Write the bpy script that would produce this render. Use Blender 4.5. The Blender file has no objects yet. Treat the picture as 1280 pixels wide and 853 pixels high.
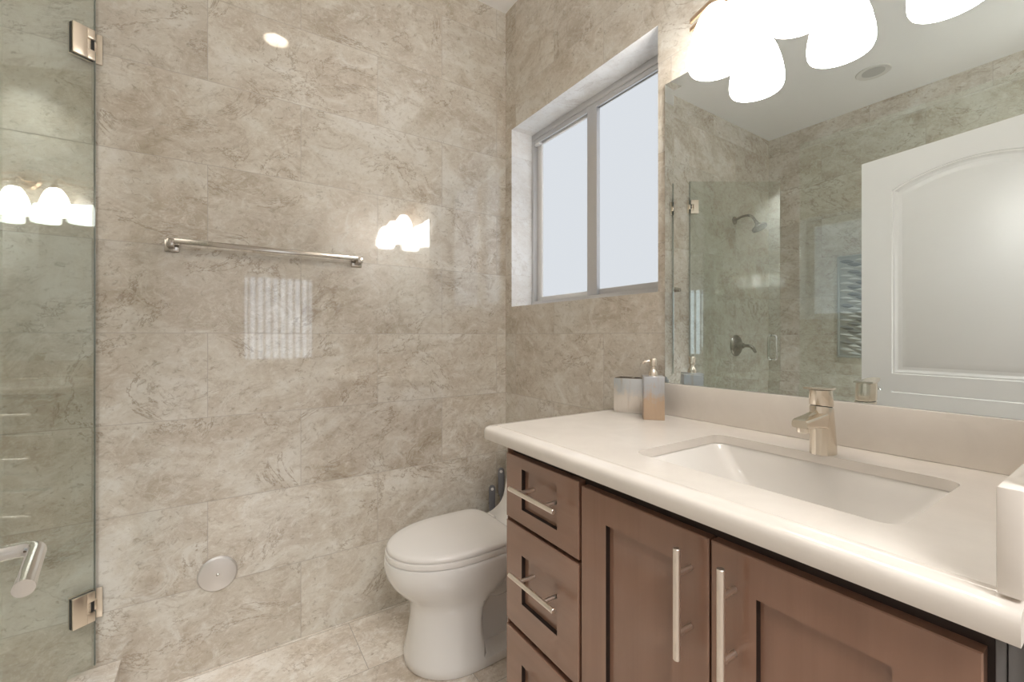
import bpy, bmesh, math, random
from mathutils import Vector, Matrix
random.seed(7)
sc = bpy.context.scene
C = sc.collection
PI = math.pi
R = math.radians

# ---------------------------------------------------------------- camera, world, exposure
H = 1.172
cam_d = bpy.data.cameras.new('camera')
cam = bpy.data.objects.new('camera', cam_d)
C.objects.link(cam)
cam.location = (0, 0, H)
cam.rotation_euler = (R(90), 0, R(-33.5))
cam_d.sensor_width = 36.0
cam_d.lens = 545.7 / 1280 * 36.0
cam_d.shift_y = -6.2 / 1280
cam_d.clip_start = 0.01
sc.camera = cam
sc.view_settings.view_transform = 'Standard'
sc.view_settings.look = 'None'
sc.view_settings.exposure = 0.4
sc.view_settings.gamma = 1.0
sc.view_settings.use_curve_mapping = False
sc.cycles.use_denoising = True
sc.cycles.max_bounces = 14
sc.cycles.diffuse_bounces = 7
sc.cycles.glossy_bounces = 8
sc.cycles.transparent_max_bounces = 12
sc.cycles.caustics_reflective = False
sc.cycles.caustics_refractive = False
sc.cycles.sample_clamp_indirect = 6.0
w = bpy.data.worlds.new('world')
sc.world = w
w.use_nodes = True
w.node_tree.nodes['Background'].inputs[0].default_value = (0.85, 0.92, 1.0, 1)
w.node_tree.nodes['Background'].inputs[1].default_value = 1.0

SHADE_L = 23      # vanity light shades
WINDOW_L = 0.6     # frosted bathroom window
HALL_L = 2        # bedroom window behind the camera
SHOWER_FILL_W = 14       # added fill light, out of view, that brightens the shower
DOWN_L = 60      # recessed ceiling light lens
CZ0 = 2.809
HALL_FILL_W = 43       # added fill light in the bedroom behind the camera


def area_light(name, loc, size, power, col, rot=(0, 0, 0), shape='DISK', size_y=None, spread=180):
    l = bpy.data.lights.new(name, 'AREA')
    l.shape = shape
    l.size = size
    if size_y:
        l.size_y = size_y
    l.energy = power
    l.color = col
    l.spread = R(spread)
    o = bpy.data.objects.new(name, l)
    C.objects.link(o)
    o.location = loc
    o.rotation_euler = rot
    return o


area_light('shower_fill_light', (-0.95, 0.29, CZ0 - 0.012), 0.11, SHOWER_FILL_W, (0.95, 0.98, 1.0), spread=95)  # added lamp lifting the dim shower, outside the view
area_light('bedroom_fill_light', (0.1, -1.1, 2.66), 0.9, HALL_FILL_W, (1, 0.97, 0.94), shape='SQUARE')  # added unseen lamp, fills the bathroom through the doorway

# ---------------------------------------------------------------- materials
MATS = {}


def bsdf(name, col, rough=0.5, metal=0.0, spec=0.5, coat=0.0, ior=None):
    m = bpy.data.materials.new(name)
    m.use_nodes = True
    b = m.node_tree.nodes['Principled BSDF']
    b.inputs['Base Color'].default_value = (*col, 1)
    b.inputs['Roughness'].default_value = rough
    b.inputs['Metallic'].default_value = metal
    b.inputs['Specular IOR Level'].default_value = spec
    b.inputs['Coat Weight'].default_value = coat
    if ior:
        b.inputs['IOR'].default_value = ior
    MATS[name] = m
    return m


class NT:
    def __init__(s, m):
        s.t = m.node_tree
        s.n = s.t.nodes
        s.l = s.t.links

    def add(s, typ, **kw):
        n = s.n.new(typ)
        for k, v in kw.items():
            setattr(n, k, v)
        return n

    def link(s, a, b):
        s.l.new(a, b)

    def math(s, op, a, b=None, clamp=False):
        n = s.add('ShaderNodeMath', operation=op, use_clamp=clamp)
        for i, v in enumerate((a, b)):
            if v is None:
                continue
            if isinstance(v, (int, float)):
                n.inputs[i].default_value = v
            else:
                s.link(v, n.inputs[i])
        return n.outputs[0]

    def mix(s, fac, a, b, mode='MIX'):
        n = s.add('ShaderNodeMix', data_type='RGBA', blend_type=mode)
        for i, v in ((0, fac), (6, a), (7, b)):
            if isinstance(v, (int, float)):
                n.inputs[i].default_value = v
            elif isinstance(v, tuple):
                n.inputs[i].default_value = (*v, 1)
            else:
                s.link(v, n.inputs[i])
        return n.outputs[2]

    def noise(s, vec, scale, detail=6, rough=0.6, dist=0.0):
        n = s.add('ShaderNodeTexNoise')
        n.inputs['Scale'].default_value = scale
        n.inputs['Detail'].default_value = detail
        n.inputs['Roughness'].default_value = rough
        n.inputs['Distortion'].default_value = dist
        s.link(vec, n.inputs['Vector'])
        return n.outputs['Fac']

    def ramp(s, fac, stops):
        n = s.add('ShaderNodeValToRGB')
        e = n.color_ramp.elements
        while len(e) < len(stops):
            e.new(0.5)
        for k, (p, c) in zip(e, stops):
            k.position = p
            k.color = (*c, 1) if isinstance(c, tuple) else (c, c, c, 1)
        s.link(fac, n.inputs[0])
        return n.outputs[0]


def stone(name, au, av, u0=0.0, v0=0.0, tu=0.594, tv=0.2955, gain=1.0, rough=0.035, ior=2.0, shear=0.12, tint=(1, 1, 1), line=0.75, calm=0.0):
    """travertine-look porcelain tiles, laid half over half"""
    m = bsdf(name, (0.5, 0.45, 0.4), rough, ior=ior)
    g = NT(m)
    b = g.n['Principled BSDF']
    geo = g.add('ShaderNodeNewGeometry')
    sep = g.add('ShaderNodeSeparateXYZ')
    g.link(geo.outputs['Position'], sep.inputs[0])
    U, V = sep.outputs[au], sep.outputs[av]
    v = g.math('DIVIDE', g.math('SUBTRACT', V, v0), tv)
    row = g.math('FLOOR', v)
    odd = g.math('MODULO', g.math('ADD', row, 100), 2)
    u = g.math('ADD', g.math('DIVIDE', g.math('SUBTRACT', U, u0), tu), g.math('MULTIPLY', odd, 0.5))
    col = g.math('FLOOR', u)
    fu = g.math('SUBTRACT', u, col)
    fv = g.math('SUBTRACT', v, row)
    du = g.math('MULTIPLY', g.math('MINIMUM', fu, g.math('SUBTRACT', 1, fu)), tu)
    dv = g.math('MULTIPLY', g.math('MINIMUM', fv, g.math('SUBTRACT', 1, fv)), tv)
    d = g.math('MINIMUM', du, dv)
    grout = g.math('LESS_THAN', d, 0.0013)
    cid = g.add('ShaderNodeCombineXYZ')
    g.link(row, cid.inputs[0])
    g.link(col, cid.inputs[1])
    wn = g.add('ShaderNodeTexWhiteNoise', noise_dimensions='3D')
    g.link(cid.outputs[0], wn.inputs['Vector'])
    off = g.add('ShaderNodeVectorMath', operation='SCALE')
    g.link(wn.outputs['Color'], off.inputs[0])
    off.inputs['Scale'].default_value = 23.0
    pos = g.add('ShaderNodeCombineXYZ')
    g.link(U, pos.inputs[0])
    # slanted bedding of the stone
    g.link(g.math('SUBTRACT', g.math('MULTIPLY', V, 1.25), g.math('MULTIPLY', U, shear)), pos.inputs[1])
    g.link(sep.outputs[3 - au - av], pos.inputs[2])
    p = g.add('ShaderNodeVectorMath', operation='ADD')
    g.link(pos.outputs[0], p.inputs[0])
    g.link(off.outputs[0], p.inputs[1])
    P = p.outputs[0]
    big = g.noise(P, 3.0, 8, 0.64, 0.8)
    mid = g.noise(P, 8.5, 10, 0.74, 1.4)
    fine = g.noise(P, 42, 9, 0.75, 0.8)
    c = g.ramp(big, [(0.30, (0.415, 0.355, 0.285)), (0.43, (0.50, 0.44, 0.38)), (0.55, (0.575, 0.53, 0.475)), (0.66, (0.64, 0.61, 0.575))])
    c = g.mix(g.ramp(mid, [(0.36, 0.6), (0.465, 0.0)]), c, (0.40, 0.335, 0.275))
    c = g.mix(g.ramp(mid, [(0.52, 0.0), (0.66, 0.75)]), c, (0.67, 0.65, 0.62))
    # pitted dark grain
    c = g.mix(g.ramp(fine, [(0.33, 0.85), (0.45, 0.0)]), c, (0.33, 0.285, 0.235))
    c = g.mix(g.ramp(fine, [(0.53, 0.0), (0.68, 0.6)]), c, (0.70, 0.67, 0.63))
    # fine wandering veins along an iso-line of a distorted noise
    vn = g.noise(P, 2.4, 10, 0.68, 1.0)
    vmask = g.ramp(g.noise(P, 3.5, 3, 0.5), [(0.44, 0.0), (0.56, 1.0)])
    vein = g.ramp(g.math('ABSOLUTE', g.math('SUBTRACT', vn, 0.47)), [(0.0, 0.9), (0.011, 0.0)])
    c = g.mix(g.math('MULTIPLY', vein, vmask), c, (0.30, 0.24, 0.185))
    vn2 = g.noise(P, 6.0, 9, 0.7, 2.0)
    vein2 = g.ramp(g.math('ABSOLUTE', g.math('SUBTRACT', vn2, 0.56)), [(0.0, 0.5), (0.014, 0.0)])
    c = g.mix(vein2, c, (0.70, 0.675, 0.63))
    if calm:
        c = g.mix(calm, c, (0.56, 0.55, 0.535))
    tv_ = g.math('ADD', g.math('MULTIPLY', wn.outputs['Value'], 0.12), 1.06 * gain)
    bc = g.add('ShaderNodeVectorMath', operation='SCALE')
    g.link(c, bc.inputs[0])
    g.link(tv_, bc.inputs['Scale'])
    tn = g.mix(1.0, bc.outputs[0], tint, 'MULTIPLY')
    c = g.mix(g.math('MULTIPLY', grout, line), tn, (0.30, 0.265, 0.225))
    g.link(c, b.inputs['Base Color'])
    g.link(g.math('ADD', g.math('MULTIPLY', grout, 0.5), g.math('ADD', g.math('MULTIPLY', fine, 0.03), rough - 0.012)), b.inputs['Roughness'])
    bp = g.add('ShaderNodeBump')
    bp.inputs['Strength'].default_value = 0.12
    bp.inputs['Distance'].default_value = 0.001
    g.link(g.math('SUBTRACT', 1, grout), bp.inputs['Height'])
    g.link(bp.outputs[0], b.inputs['Normal'])
    return m


def wood(name, col, col2, axis=2, rough=0.34):
    m = bsdf(name, col, rough, spec=0.5, coat=1.0)
    m.node_tree.nodes['Principled BSDF'].inputs['Coat Roughness'].default_value = 0.10
    g = NT(m)
    b = g.n['Principled BSDF']
    tc = g.add('ShaderNodeTexCoord')
    mp = g.add('ShaderNodeMapping')
    sc3 = [26, 26, 26]
    sc3[axis] = 1.6
    mp.inputs['Scale'].default_value = sc3
    g.link(tc.outputs['Object'], mp.inputs[0])
    n = g.noise(mp.outputs[0], 1.0, 6, 0.6, 0.5)
    mp2 = g.add('ShaderNodeMapping')
    mp2.inputs['Scale'].default_value = (3, 3, 3)
    g.link(tc.outputs['Object'], mp2.inputs[0])
    n2 = g.noise(mp2.outputs[0], 1.2, 3, 0.5, 0.3)
    c = g.mix(g.ramp(n, [(0.3, 0.0), (0.7, 1.0)]), col, col2)
    c = g.mix(g.ramp(n2, [(0.35, 0.35), (0.65, 0.0)]), c, tuple(x * 0.72 for x in col))
    g.link(c, b.inputs['Base Color'])
    return m


def brushed(name, col, rough=0.3):
    m = bsdf(name, col, rough, metal=1.0)
    g = NT(m)
    b = g.n['Principled BSDF']
    tc = g.add('ShaderNodeTexCoord')
    mp = g.add('ShaderNodeMapping')
    mp.inputs['Scale'].default_value = (60, 60, 900)
    g.link(tc.outputs['Object'], mp.inputs[0])
    n = g.noise(mp.outputs[0], 1.0, 2, 0.5)
    g.link(g.math('ADD', g.math('MULTIPLY', n, 0.12), rough - 0.06), b.inputs['Roughness'])
    return m


def emit(name, col, strength):
    m = bpy.data.materials.new(name)
    m.use_nodes = True
    g = NT(m)
    g.n.remove(g.n['Principled BSDF'])
    e = g.add('ShaderNodeEmission')
    e.inputs[0].default_value = (*col, 1)
    e.inputs[1].default_value = strength
    g.link(e.outputs[0], g.n['Material Output'].inputs[0])
    MATS[name] = m
    return m


def glass(name, tint, ior=1.7):
    m = bpy.data.materials.new(name)
    m.use_nodes = True
    g = NT(m)
    g.n.remove(g.n['Principled BSDF'])
    tr = g.add('ShaderNodeBsdfTransparent')
    tr.inputs[0].default_value = (*tint, 1)
    gl = g.add('ShaderNodeBsdfGlossy')
    gl.inputs['Roughness'].default_value = 0.0
    gl.inputs[0].default_value = (0.97, 1, 0.99, 1)
    fr = g.add('ShaderNodeFresnel')
    gg = g.add('ShaderNodeNewGeometry')       # same reflectance from either side of the pane
    g.link(g.math('POWER', ior, g.math('SUBTRACT', 1, g.math('MULTIPLY', gg.outputs['Backfacing'], 2))), fr.inputs[0])
    mx = g.add('ShaderNodeMixShader')
    g.link(fr.outputs[0], mx.inputs[0])
    g.link(tr.outputs[0], mx.inputs[1])
    g.link(gl.outputs[0], mx.inputs[2])
    g.link(mx.outputs[0], g.n['Material Output'].inputs[0])
    MATS[name] = m
    return m


stone('stone_back', 0, 2, u0=0.252, tint=(0.985, 1.0, 0.985))
stone('stone_side', 1, 2, u0=0.29, tint=(0.985, 1.0, 0.985))
stone('stone_floor', 0, 1, u0=0.13, v0=0.08, gain=1.25, rough=0.14, ior=1.6)
stone('stone_curb', 1, 2, u0=0.1, gain=1.1, tu=2.4, tv=0.9)
stone('stone_reveal_daylit', 1, 2, u0=0.29, gain=1.52, rough=0.12, ior=1.6, tint=(0.95, 1.0, 1.07), line=0.2, calm=0.6)  # wall stone made paler and cooler: window light put into the reveal's colour
bsdf('ceiling_paint', (0.90, 0.90, 0.905), 0.7)
bsdf('hall_paint', (0.78, 0.76, 0.73), 0.7)
bsdf('hall_floor', (0.45, 0.40, 0.35), 0.4)
bsdf('door_paint', (0.82, 0.81, 0.79), 0.35)
bsdf('quartz', (0.80, 0.755, 0.715), 0.16, spec=0.5)
NTq = NT(MATS['quartz'])
_tc = NTq.add('ShaderNodeTexCoord')
NTq.link(NTq.mix(NTq.ramp(NTq.noise(_tc.outputs['Object'], 9, 5, 0.6, 0.6), [(0.35, 0.0), (0.65, 1.0)]), (0.785, 0.74, 0.69), (0.74, 0.695, 0.645)), NTq.n['Principled BSDF'].inputs['Base Color'])
bsdf('sink_ceramic', (0.78, 0.755, 0.725), 0.12, coat=0.3)
bsdf('toilet_ceramic', (0.83, 0.825, 0.815), 0.10, coat=0.4)
bsdf('seat_plastic', (0.84, 0.82, 0.80), 0.18)
wood('wood_upright', (0.275, 0.148, 0.097), (0.335, 0.188, 0.128), 2)
wood('wood_level', (0.285, 0.158, 0.107), (0.345, 0.198, 0.138), 1)
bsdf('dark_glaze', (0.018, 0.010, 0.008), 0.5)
bsdf('cabinet_carcass', (0.03, 0.016, 0.012), 0.5)
bsdf('filler_grey', (0.16, 0.155, 0.155), 0.35)
bsdf('brushed_nickel', (0.80, 0.72, 0.62), 0.27, metal=1.0)
bsdf('faucet_nickel', (0.76, 0.69, 0.59), 0.24, metal=1.0)
bsdf('pull_nickel', (0.93, 0.86, 0.79), 0.34, metal=1.0)
bsdf('chrome', (0.80, 0.80, 0.79), 0.10, metal=1.0)
bsdf('polished_steel', (0.47, 0.43, 0.385), 0.16, metal=1.0)
bsdf('disc_steel', (0.78, 0.76, 0.75), 0.42, metal=0.85)
bsdf('hinge_bronze', (0.82, 0.73, 0.62), 0.32, metal=1.0)
bsdf('shower_nickel', (0.34, 0.31, 0.28), 0.22, metal=1.0)
bsdf('black_gap', (0.01, 0.01, 0.01), 0.6)
bsdf('black_rubber', (0.02, 0.02, 0.02), 0.6)
bsdf('aluminium', (0.62, 0.62, 0.63), 0.38, metal=0.55)
bsdf('white_vinyl', (0.86, 0.86, 0.86), 0.4)
bsdf('brush_grey', (0.17, 0.17, 0.19), 0.45)
bsdf('bristle', (0.75, 0.75, 0.75), 0.9)
bsdf('fixture_nickel', (0.62, 0.46, 0.33), 0.3, metal=1.0)
bsdf('can_white', (0.74, 0.73, 0.71), 0.6)
bsdf('can_trim', (0.85, 0.80, 0.74), 0.5)
bsdf('can_glass', (0.55, 0.55, 0.54), 0.6)
glass('shower_glass', (0.945, 0.962, 0.942), 1.75)
bsdf('glass_edge', (0.22, 0.25, 0.23), 0.3)
bsdf('mirror_silver', (0.875, 0.94, 0.96), 0.0, metal=1.0)
bsdf('grey_mosaic', (0.40, 0.41, 0.39), 0.4)
bsdf('mosaic_lens', (0.50, 0.50, 0.48), 0.3)
bsdf('mosaic_dark', (0.20, 0.205, 0.20), 0.3)
emit('frosted_window', (0.90, 0.945, 1.0), WINDOW_L)
emit('bedroom_daylight', (0.86, 0.93, 1.0), HALL_L)
emit('lamp_diffuser', (1.0, 0.93, 0.82), DOWN_L)
emit('shade_glow', (1.0, 0.945, 0.87), SHADE_L)


def silver_haze(name, top, bottom, z0, z1):
    """hammered silver-leaf finish with warm wear towards its foot"""
    m = bsdf(name, top, 0.3, metal=0.75)
    g = NT(m)
    b = g.n['Principled BSDF']
    tc = g.add('ShaderNodeTexCoord')
    n = g.noise(tc.outputs['Object'], 26, 6, 0.65, 0.8)
    mp = g.add('ShaderNodeMapping')
    mp.inputs['Scale'].default_value = (70, 70, 6)
    g.link(tc.outputs['Object'], mp.inputs[0])
    n2 = g.noise(mp.outputs[0], 1, 4, 0.6)
    sp = g.add('ShaderNodeSeparateXYZ')
    g.link(tc.outputs['Object'], sp.inputs[0])
    hgt = g.math('ADD', g.math('DIVIDE', g.math('SUBTRACT', sp.outputs[2], z0), z1 - z0), g.math('ADD', g.math('MULTIPLY', g.math('SUBTRACT', n, 0.5), 1.1), g.math('MULTIPLY', g.math('SUBTRACT', n2, 0.5), 0.9)))
    c = g.mix(g.ramp(hgt, [(0.40, 1.0), (0.72, 0.0)]), top, bottom)
    c = g.mix(g.ramp(n2, [(0.55, 0.0), (0.7, 0.5)]), c, (0.45, 0.33, 0.24))
    g.link(c, b.inputs['Base Color'])
    g.link(g.math('ADD', g.math('MULTIPLY', n, 0.25), 0.2), b.inputs['Roughness'])
    return m


silver_haze('silver_leaf', (0.60, 0.62, 0.64), (0.74, 0.69, 0.64), 0, 0.112)
silver_haze('warm_leaf', (0.50, 0.52, 0.55), (0.55, 0.42, 0.31), 0, 0.13)

# ---------------------------------------------------------------- mesh helpers


def newbm():
    return bmesh.new()


def link(name, bm, mats, parent=None, smooth=35, loc=None):
    me = bpy.data.meshes.new(name)
    bmesh.ops.recalc_face_normals(bm, faces=bm.faces[:])
    bm.to_mesh(me)
    bm.free()
    if isinstance(mats, str):
        mats = [mats]
    for x in mats:
        me.materials.append(MATS[x])
    if smooth:
        me.polygons.foreach_set('use_smooth', [True] * len(me.polygons))
        me.set_sharp_from_angle(angle=R(smooth))
    o = bpy.data.objects.new(name, me)
    C.objects.link(o)
    if parent:
        o.parent = parent
    if loc:
        o.location = loc
    return o


def structure(name, bm, mats, parent=None, smooth=0, label=None, category=None):
    o = link(name, bm, mats, parent, smooth)
    if parent is None:
        o['kind'] = 'structure'
        if label:
            o['label'] = label
        if category:
            o['category'] = category
    return o


def thing(name, label, cat, loc=(0, 0, 0), rz=0.0, group=None, kind=None):
    o = bpy.data.objects.new(name, None)
    C.objects.link(o)
    o.empty_display_size = 0.05
    o.location = loc
    o.rotation_euler = (0, 0, rz)
    o['label'] = label
    o['category'] = cat
    if group:
        o['group'] = group
    if kind:
        o['kind'] = kind
    return o


def box(bm, x0, x1, y0, y1, z0, z1, bev=0.0, seg=2, mat=0, M=None):
    r = bmesh.ops.create_cube(bm, size=1.0)
    vs = r['verts']
    for v in vs:
        v.co = Vector(((x0 + x1) / 2 + v.co.x * (x1 - x0), (y0 + y1) / 2 + v.co.y * (y1 - y0), (z0 + z1) / 2 + v.co.z * (z1 - z0)))
    fs = set(f for v in vs for f in v.link_faces)
    for f in fs:
        f.material_index = mat
    if bev > 0:
        es = list(set(e for v in vs for e in v.link_edges))
        rr = bmesh.ops.bevel(bm, geom=es, offset=bev, segments=seg, profile=0.5, affect='EDGES')
        vs = list(set(v for f in rr['faces'] for v in f.verts) | set(v for v in vs if v.is_valid))
        for f in rr['faces']:
            f.material_index = mat
    if M is not None:
        bmesh.ops.transform(bm, matrix=M, verts=[v for v in vs if v.is_valid])
    return vs


def loft(bm, rings, cap0=True, cap1=True, closed=True, mat=0):
    prev = None
    out = []
    for ring in rings:
        vs = [bm.verts.new(p) for p in ring]
        out.append(vs)
        if prev:
            n = len(vs)
            for i in range(n if closed else n - 1):
                f = bm.faces.new((prev[i], prev[(i + 1) % n], vs[(i + 1) % n], vs[i]))
                f.material_index = mat
        prev = vs
    if cap0:
        bm.faces.new(out[0][::-1]).material_index = mat
    if cap1:
        bm.faces.new(out[-1]).material_index = mat
    return out


def lathe(bm, prof, seg=32, axis='Z', center=(0, 0, 0), M=None, cap=True, mat=0):
    """prof: list of (radius, height)"""
    rings = []
    for r, h in prof:
        r = max(r, 0.00005)
        ring = []
        for k in range(seg):
            a = 2 * PI * k / seg
            p = Vector((r * math.cos(a), r * math.sin(a), h))
            if axis == 'X':
                p = Vector((p.z, p.x, p.y))
            elif axis == 'Y':
                p = Vector((p.y, p.z, p.x))
            p = p + Vector(center)
            if M is not None:
                p = M @ p
            ring.append(p)
        rings.append(ring)
    return loft(bm, rings, cap, cap, mat=mat)


def tube(bm, pts, rad, seg=16, cap=True, mat=0):
    pts = [Vector(p) for p in pts]
    rads = rad if isinstance(rad, (list, tuple)) else [rad] * len(pts)
    rings = []
    up = None
    for i, p in enumerate(pts):
        t = (pts[min(i + 1, len(pts) - 1)] - pts[max(i - 1, 0)]).normalized()
        if up is None:
            up = Vector((0, 0, 1)) if abs(t.z) < 0.9 else Vector((1, 0, 0))
        n = (up - t * up.dot(t)).normalized()
        up = n
        bn = t.cross(n)
        rings.append([p + n * rads[i] * math.cos(2 * PI * k / seg) + bn * rads[i] * math.sin(2 * PI * k / seg) for k in range(seg)])
    return loft(bm, rings, cap, cap, mat=mat)


def fillet(pts, r, n=7):
    """round the inner corners of a polyline"""
    pts = [Vector(p) for p in pts]
    out = [pts[0]]
    for i in range(1, len(pts) - 1):
        a, b, c = pts[i - 1], pts[i], pts[i + 1]
        u, v = (a - b), (c - b)
        rr = min(r, u.length * 0.49, v.length * 0.49)
        p0, p1 = b + u.normalized() * rr, b + v.normalized() * rr
        for k in range(n + 1):
            t = k / n
            out.append((1 - t) ** 2 * p0 + 2 * t * (1 - t) * b + t * t * p1)
    out.append(pts[-1])
    return out


def rrect(x0, x1, y0, y1, r, n=6, z=0.0):
    out = []
    for cx, cy, a0 in ((x1 - r, y1 - r, 0), (x0 + r, y1 - r, 90), (x0 + r, y0 + r, 180), (x1 - r, y0 + r, 270)):
        for k in range(n + 1):
            a = R(a0 + 90 * k / n)
            out.append(Vector((cx + r * math.cos(a), cy + r * math.sin(a), z)))
    return out


# ---------------------------------------------------------------- the room shell
XW, YB, XL, YF, CZ = 1.1965, 1.8665, -1.44, 0.075, 2.809
T = 0.12
bm = newbm()
box(bm, XL - T, XW + 0.25, -0.045, YB + T, -0.1, 0.0)
structure('floor', bm, 'stone_floor', label='beige stone-look tiled bathroom floor', category='floor')
LX, LY, LR = 0.244, 1.0, 0.07        # recessed ceiling light
bm = newbm()
box(bm, XL - T, LX - LR, -0.045, YB + T, CZ, CZ + 0.14)
box(bm, LX + LR, XW + 0.25, -0.045, YB + T, CZ, CZ + 0.14)
box(bm, LX - LR, LX + LR, -0.045, LY - LR, CZ, CZ + 0.14)
box(bm, LX - LR, LX + LR, LY + LR, YB + T, CZ, CZ + 0.14)
structure('ceiling', bm, 'ceiling_paint', label='smooth white painted bathroom ceiling', category='ceiling')
bm = newbm()
box(bm, XL - T, XW + 0.25, YB, YB + T, 0, CZ)
structure('wall_back', bm, 'stone_back', label='glossy beige travertine tiled wall carrying the towel bar', category='wall')
bm = newbm()
box(bm, XL - T, XL, YF, YB, 0, CZ)
structure('wall_left', bm, 'stone_side', label='tiled shower wall seen in the mirror', category='wall')
# right wall with the window opening
WY0, WY1, WZ0, WZ1 = 0.935, 1.811, 1.318, 2.198
bm = newbm()
XO = XW + 0.25
box(bm, XW, XO, YF, WY0, 0, CZ)
box(bm, XW, XO, WY1, YB, 0, CZ)
box(bm, XW, XO, WY0, WY1, 0, WZ0)
box(bm, XW, XO, WY0, WY1, WZ1, CZ)
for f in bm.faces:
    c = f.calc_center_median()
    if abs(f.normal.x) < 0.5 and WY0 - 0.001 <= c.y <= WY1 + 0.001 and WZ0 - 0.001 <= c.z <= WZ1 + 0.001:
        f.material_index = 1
structure('wall_right', bm, ['stone_side', 'stone_reveal_daylit'], label='beige tiled wall with the window and the mirror', category='wall')
# front wall with the doorway the camera stands in
DX0, DX1, DZ = -0.165, 0.645, 2.05
bm = newbm()
box(bm, XL - T, DX0, -0.045, YF, 0, CZ)
box(bm, DX1, XO, -0.045, YF, 0, CZ)
box(bm, DX0, DX1, -0.045, YF, DZ, CZ)
for f in bm.faces:
    if f.calc_center_median().x < -0.4 and f.normal.y > 0.5:
        f.material_index = 1
structure('wall_front', bm, ['hall_paint', 'stone_back'], label='painted wall around the bathroom doorway', category='wall')

# bedroom beyond the doorway
bm = newbm()
box(bm, -2.0, 2.6, -3.3, -0.045, -0.1, 0.0)
structure('floor_hall', bm, 'hall_floor')
bm = newbm()
box(bm, -2.0, 2.6, -3.3, -0.045, 2.7, 2.8)
structure('ceiling_hall', bm, 'ceiling_paint')
bm = newbm()
HWX0, HWX1, HWZ0, HWZ1 = 0.25, 1.1, 0.85, 2.0
box(bm, -2.0, HWX0, -3.4, -3.3, 0, 2.7)
box(bm, HWX1, 2.6, -3.4, -3.3, 0, 2.7)
box(bm, HWX0, HWX1, -3.4, -3.3, 0, HWZ0)
box(bm, HWX0, HWX1, -3.4, -3.3, HWZ1, 2.7)
structure('wall_hall_back', bm, 'hall_paint')
bm = newbm()
box(bm, -2.1, -2.0, -3.4, -0.045, 0, 2.7)
structure('wall_hall_left', bm, 'hall_paint')
bm = newbm()
box(bm, 2.6, 2.7, -3.4, -0.045, 0, 2.7)
structure('wall_hall_right', bm, 'hall_paint')
bm = newbm()
box(bm, -2.0, XL - T, -0.165, -0.045, 0, 2.7)
box(bm, XO, 2.6, -0.165, -0.045, 0, 2.7)
structure('wall_hall_front', bm, 'hall_paint')
bm = newbm()
box(bm, HWX0, HWX1, -3.39, -3.385, HWZ0, HWZ1)
wn2 = structure('window_2', bm, 'bedroom_daylight', label='bedroom window with vertical blinds reflected in the tiles', category='window')
bm = newbm()
n = 9
for k in range(n):
    x = HWX0 + (k + 0.5) * (HWX1 - HWX0) / n
    box(bm, x - 0.02, x + 0.02, -3.35, -3.345, HWZ0, HWZ1, M=Matrix.Translation((x, -3.347, 0)) @ Matrix.Rotation(R(40), 4, 'Z') @ Matrix.Translation((-x, 3.347, 0)))
structure('blind', bm, 'white_vinyl', wn2)

# ---------------------------------------------------------------- bathroom window
w1 = thing('window_1', 'frosted sliding window with grey metal frame above the toilet', 'window', (XW + 0.12, WY1, WZ0), kind='structure')
XFm = XW + 0.123


def wloc(o):
    o.location = (-(XW + 0.12), -WY1, -WZ0)
    return o


bm = newbm()
xa, xb = XFm, XFm + 0.07
box(bm, xa, xb, WY0, WY1, WZ1 - 0.03, WZ1, 0.002)
box(bm, xa, xb, WY0, WY1, WZ0, WZ0 + 0.03, 0.002)
box(bm, xa, xb, WY0, WY0 + 0.025, WZ0 + 0.03, WZ1 - 0.03, 0.002)
box(bm, xa, xb, WY1 - 0.02, WY1, WZ0 + 0.03, WZ1 - 0.03, 0.002)
box(bm, xa + 0.002, xa + 0.012, WY0 + 0.02, WY1 - 0.02, WZ1 - 0.052, WZ1 - 0.03, 0.001)
wloc(link('window_frame', bm, 'aluminium', w1, 30))
# far (left) sliding sash, set forward
bm = newbm()
y0, y1, z0, z1 = 1.372, WY1 - 0.008, WZ0 + 0.03, WZ1 - 0.035
box(bm, xa + 0.022, xa + 0.045, y1 - 0.048, y1 - 0.012, z0, z1, 0.002)
box(bm, xa + 0.022, xa + 0.045, y0, y0 + 0.04, z0, z1, 0.002)
box(bm, xa + 0.022, xa + 0.045, y0 + 0.04, y1 - 0.048, z0, z0 + 0.022, 0.002)
box(bm, xa + 0.022, xa + 0.045, y0 + 0.04, y1 - 0.048, z1 - 0.022, z1, 0.002)
s1 = wloc(link('sash', bm, 'white_vinyl', w1, 30))
bm = newbm()
box(bm, xa + 0.032, xa + 0.038, y0 + 0.03, y1 - 0.04, z0 + 0.01, z1 - 0.01)
link('pane', bm, 'frosted_window', s1)
# meeting rail and near (right) fixed pane
bm = newbm()
box(bm, xa + 0.001, xa + 0.05, 1.345, 1.405, WZ0 + 0.03, WZ1 - 0.03, 0.004)
wloc(link('meeting_stile', bm, 'aluminium', w1, 30))
bm = newbm()
box(bm, xa + 0.016, xa + 0.03, WY0 + 0.02, 1.35, WZ0 + 0.03, WZ0 + 0.055, 0.002)
box(bm, xa + 0.016, xa + 0.03, WY0 + 0.02, 1.35, WZ1 - 0.055, WZ1 - 0.03, 0.002)
box(bm, xa + 0.016, xa + 0.03, WY0 + 0.02, WY0 + 0.05, WZ0 + 0.055, WZ1 - 0.055, 0.002)
s2 = wloc(link('sash', bm, 'aluminium', w1, 30))
bm = newbm()
box(bm, xa + 0.02, xa + 0.026, WY0 + 0.04, 1.36, WZ0 + 0.045, WZ1 - 0.045)
link('pane', bm, 'frosted_window', s2)
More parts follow.
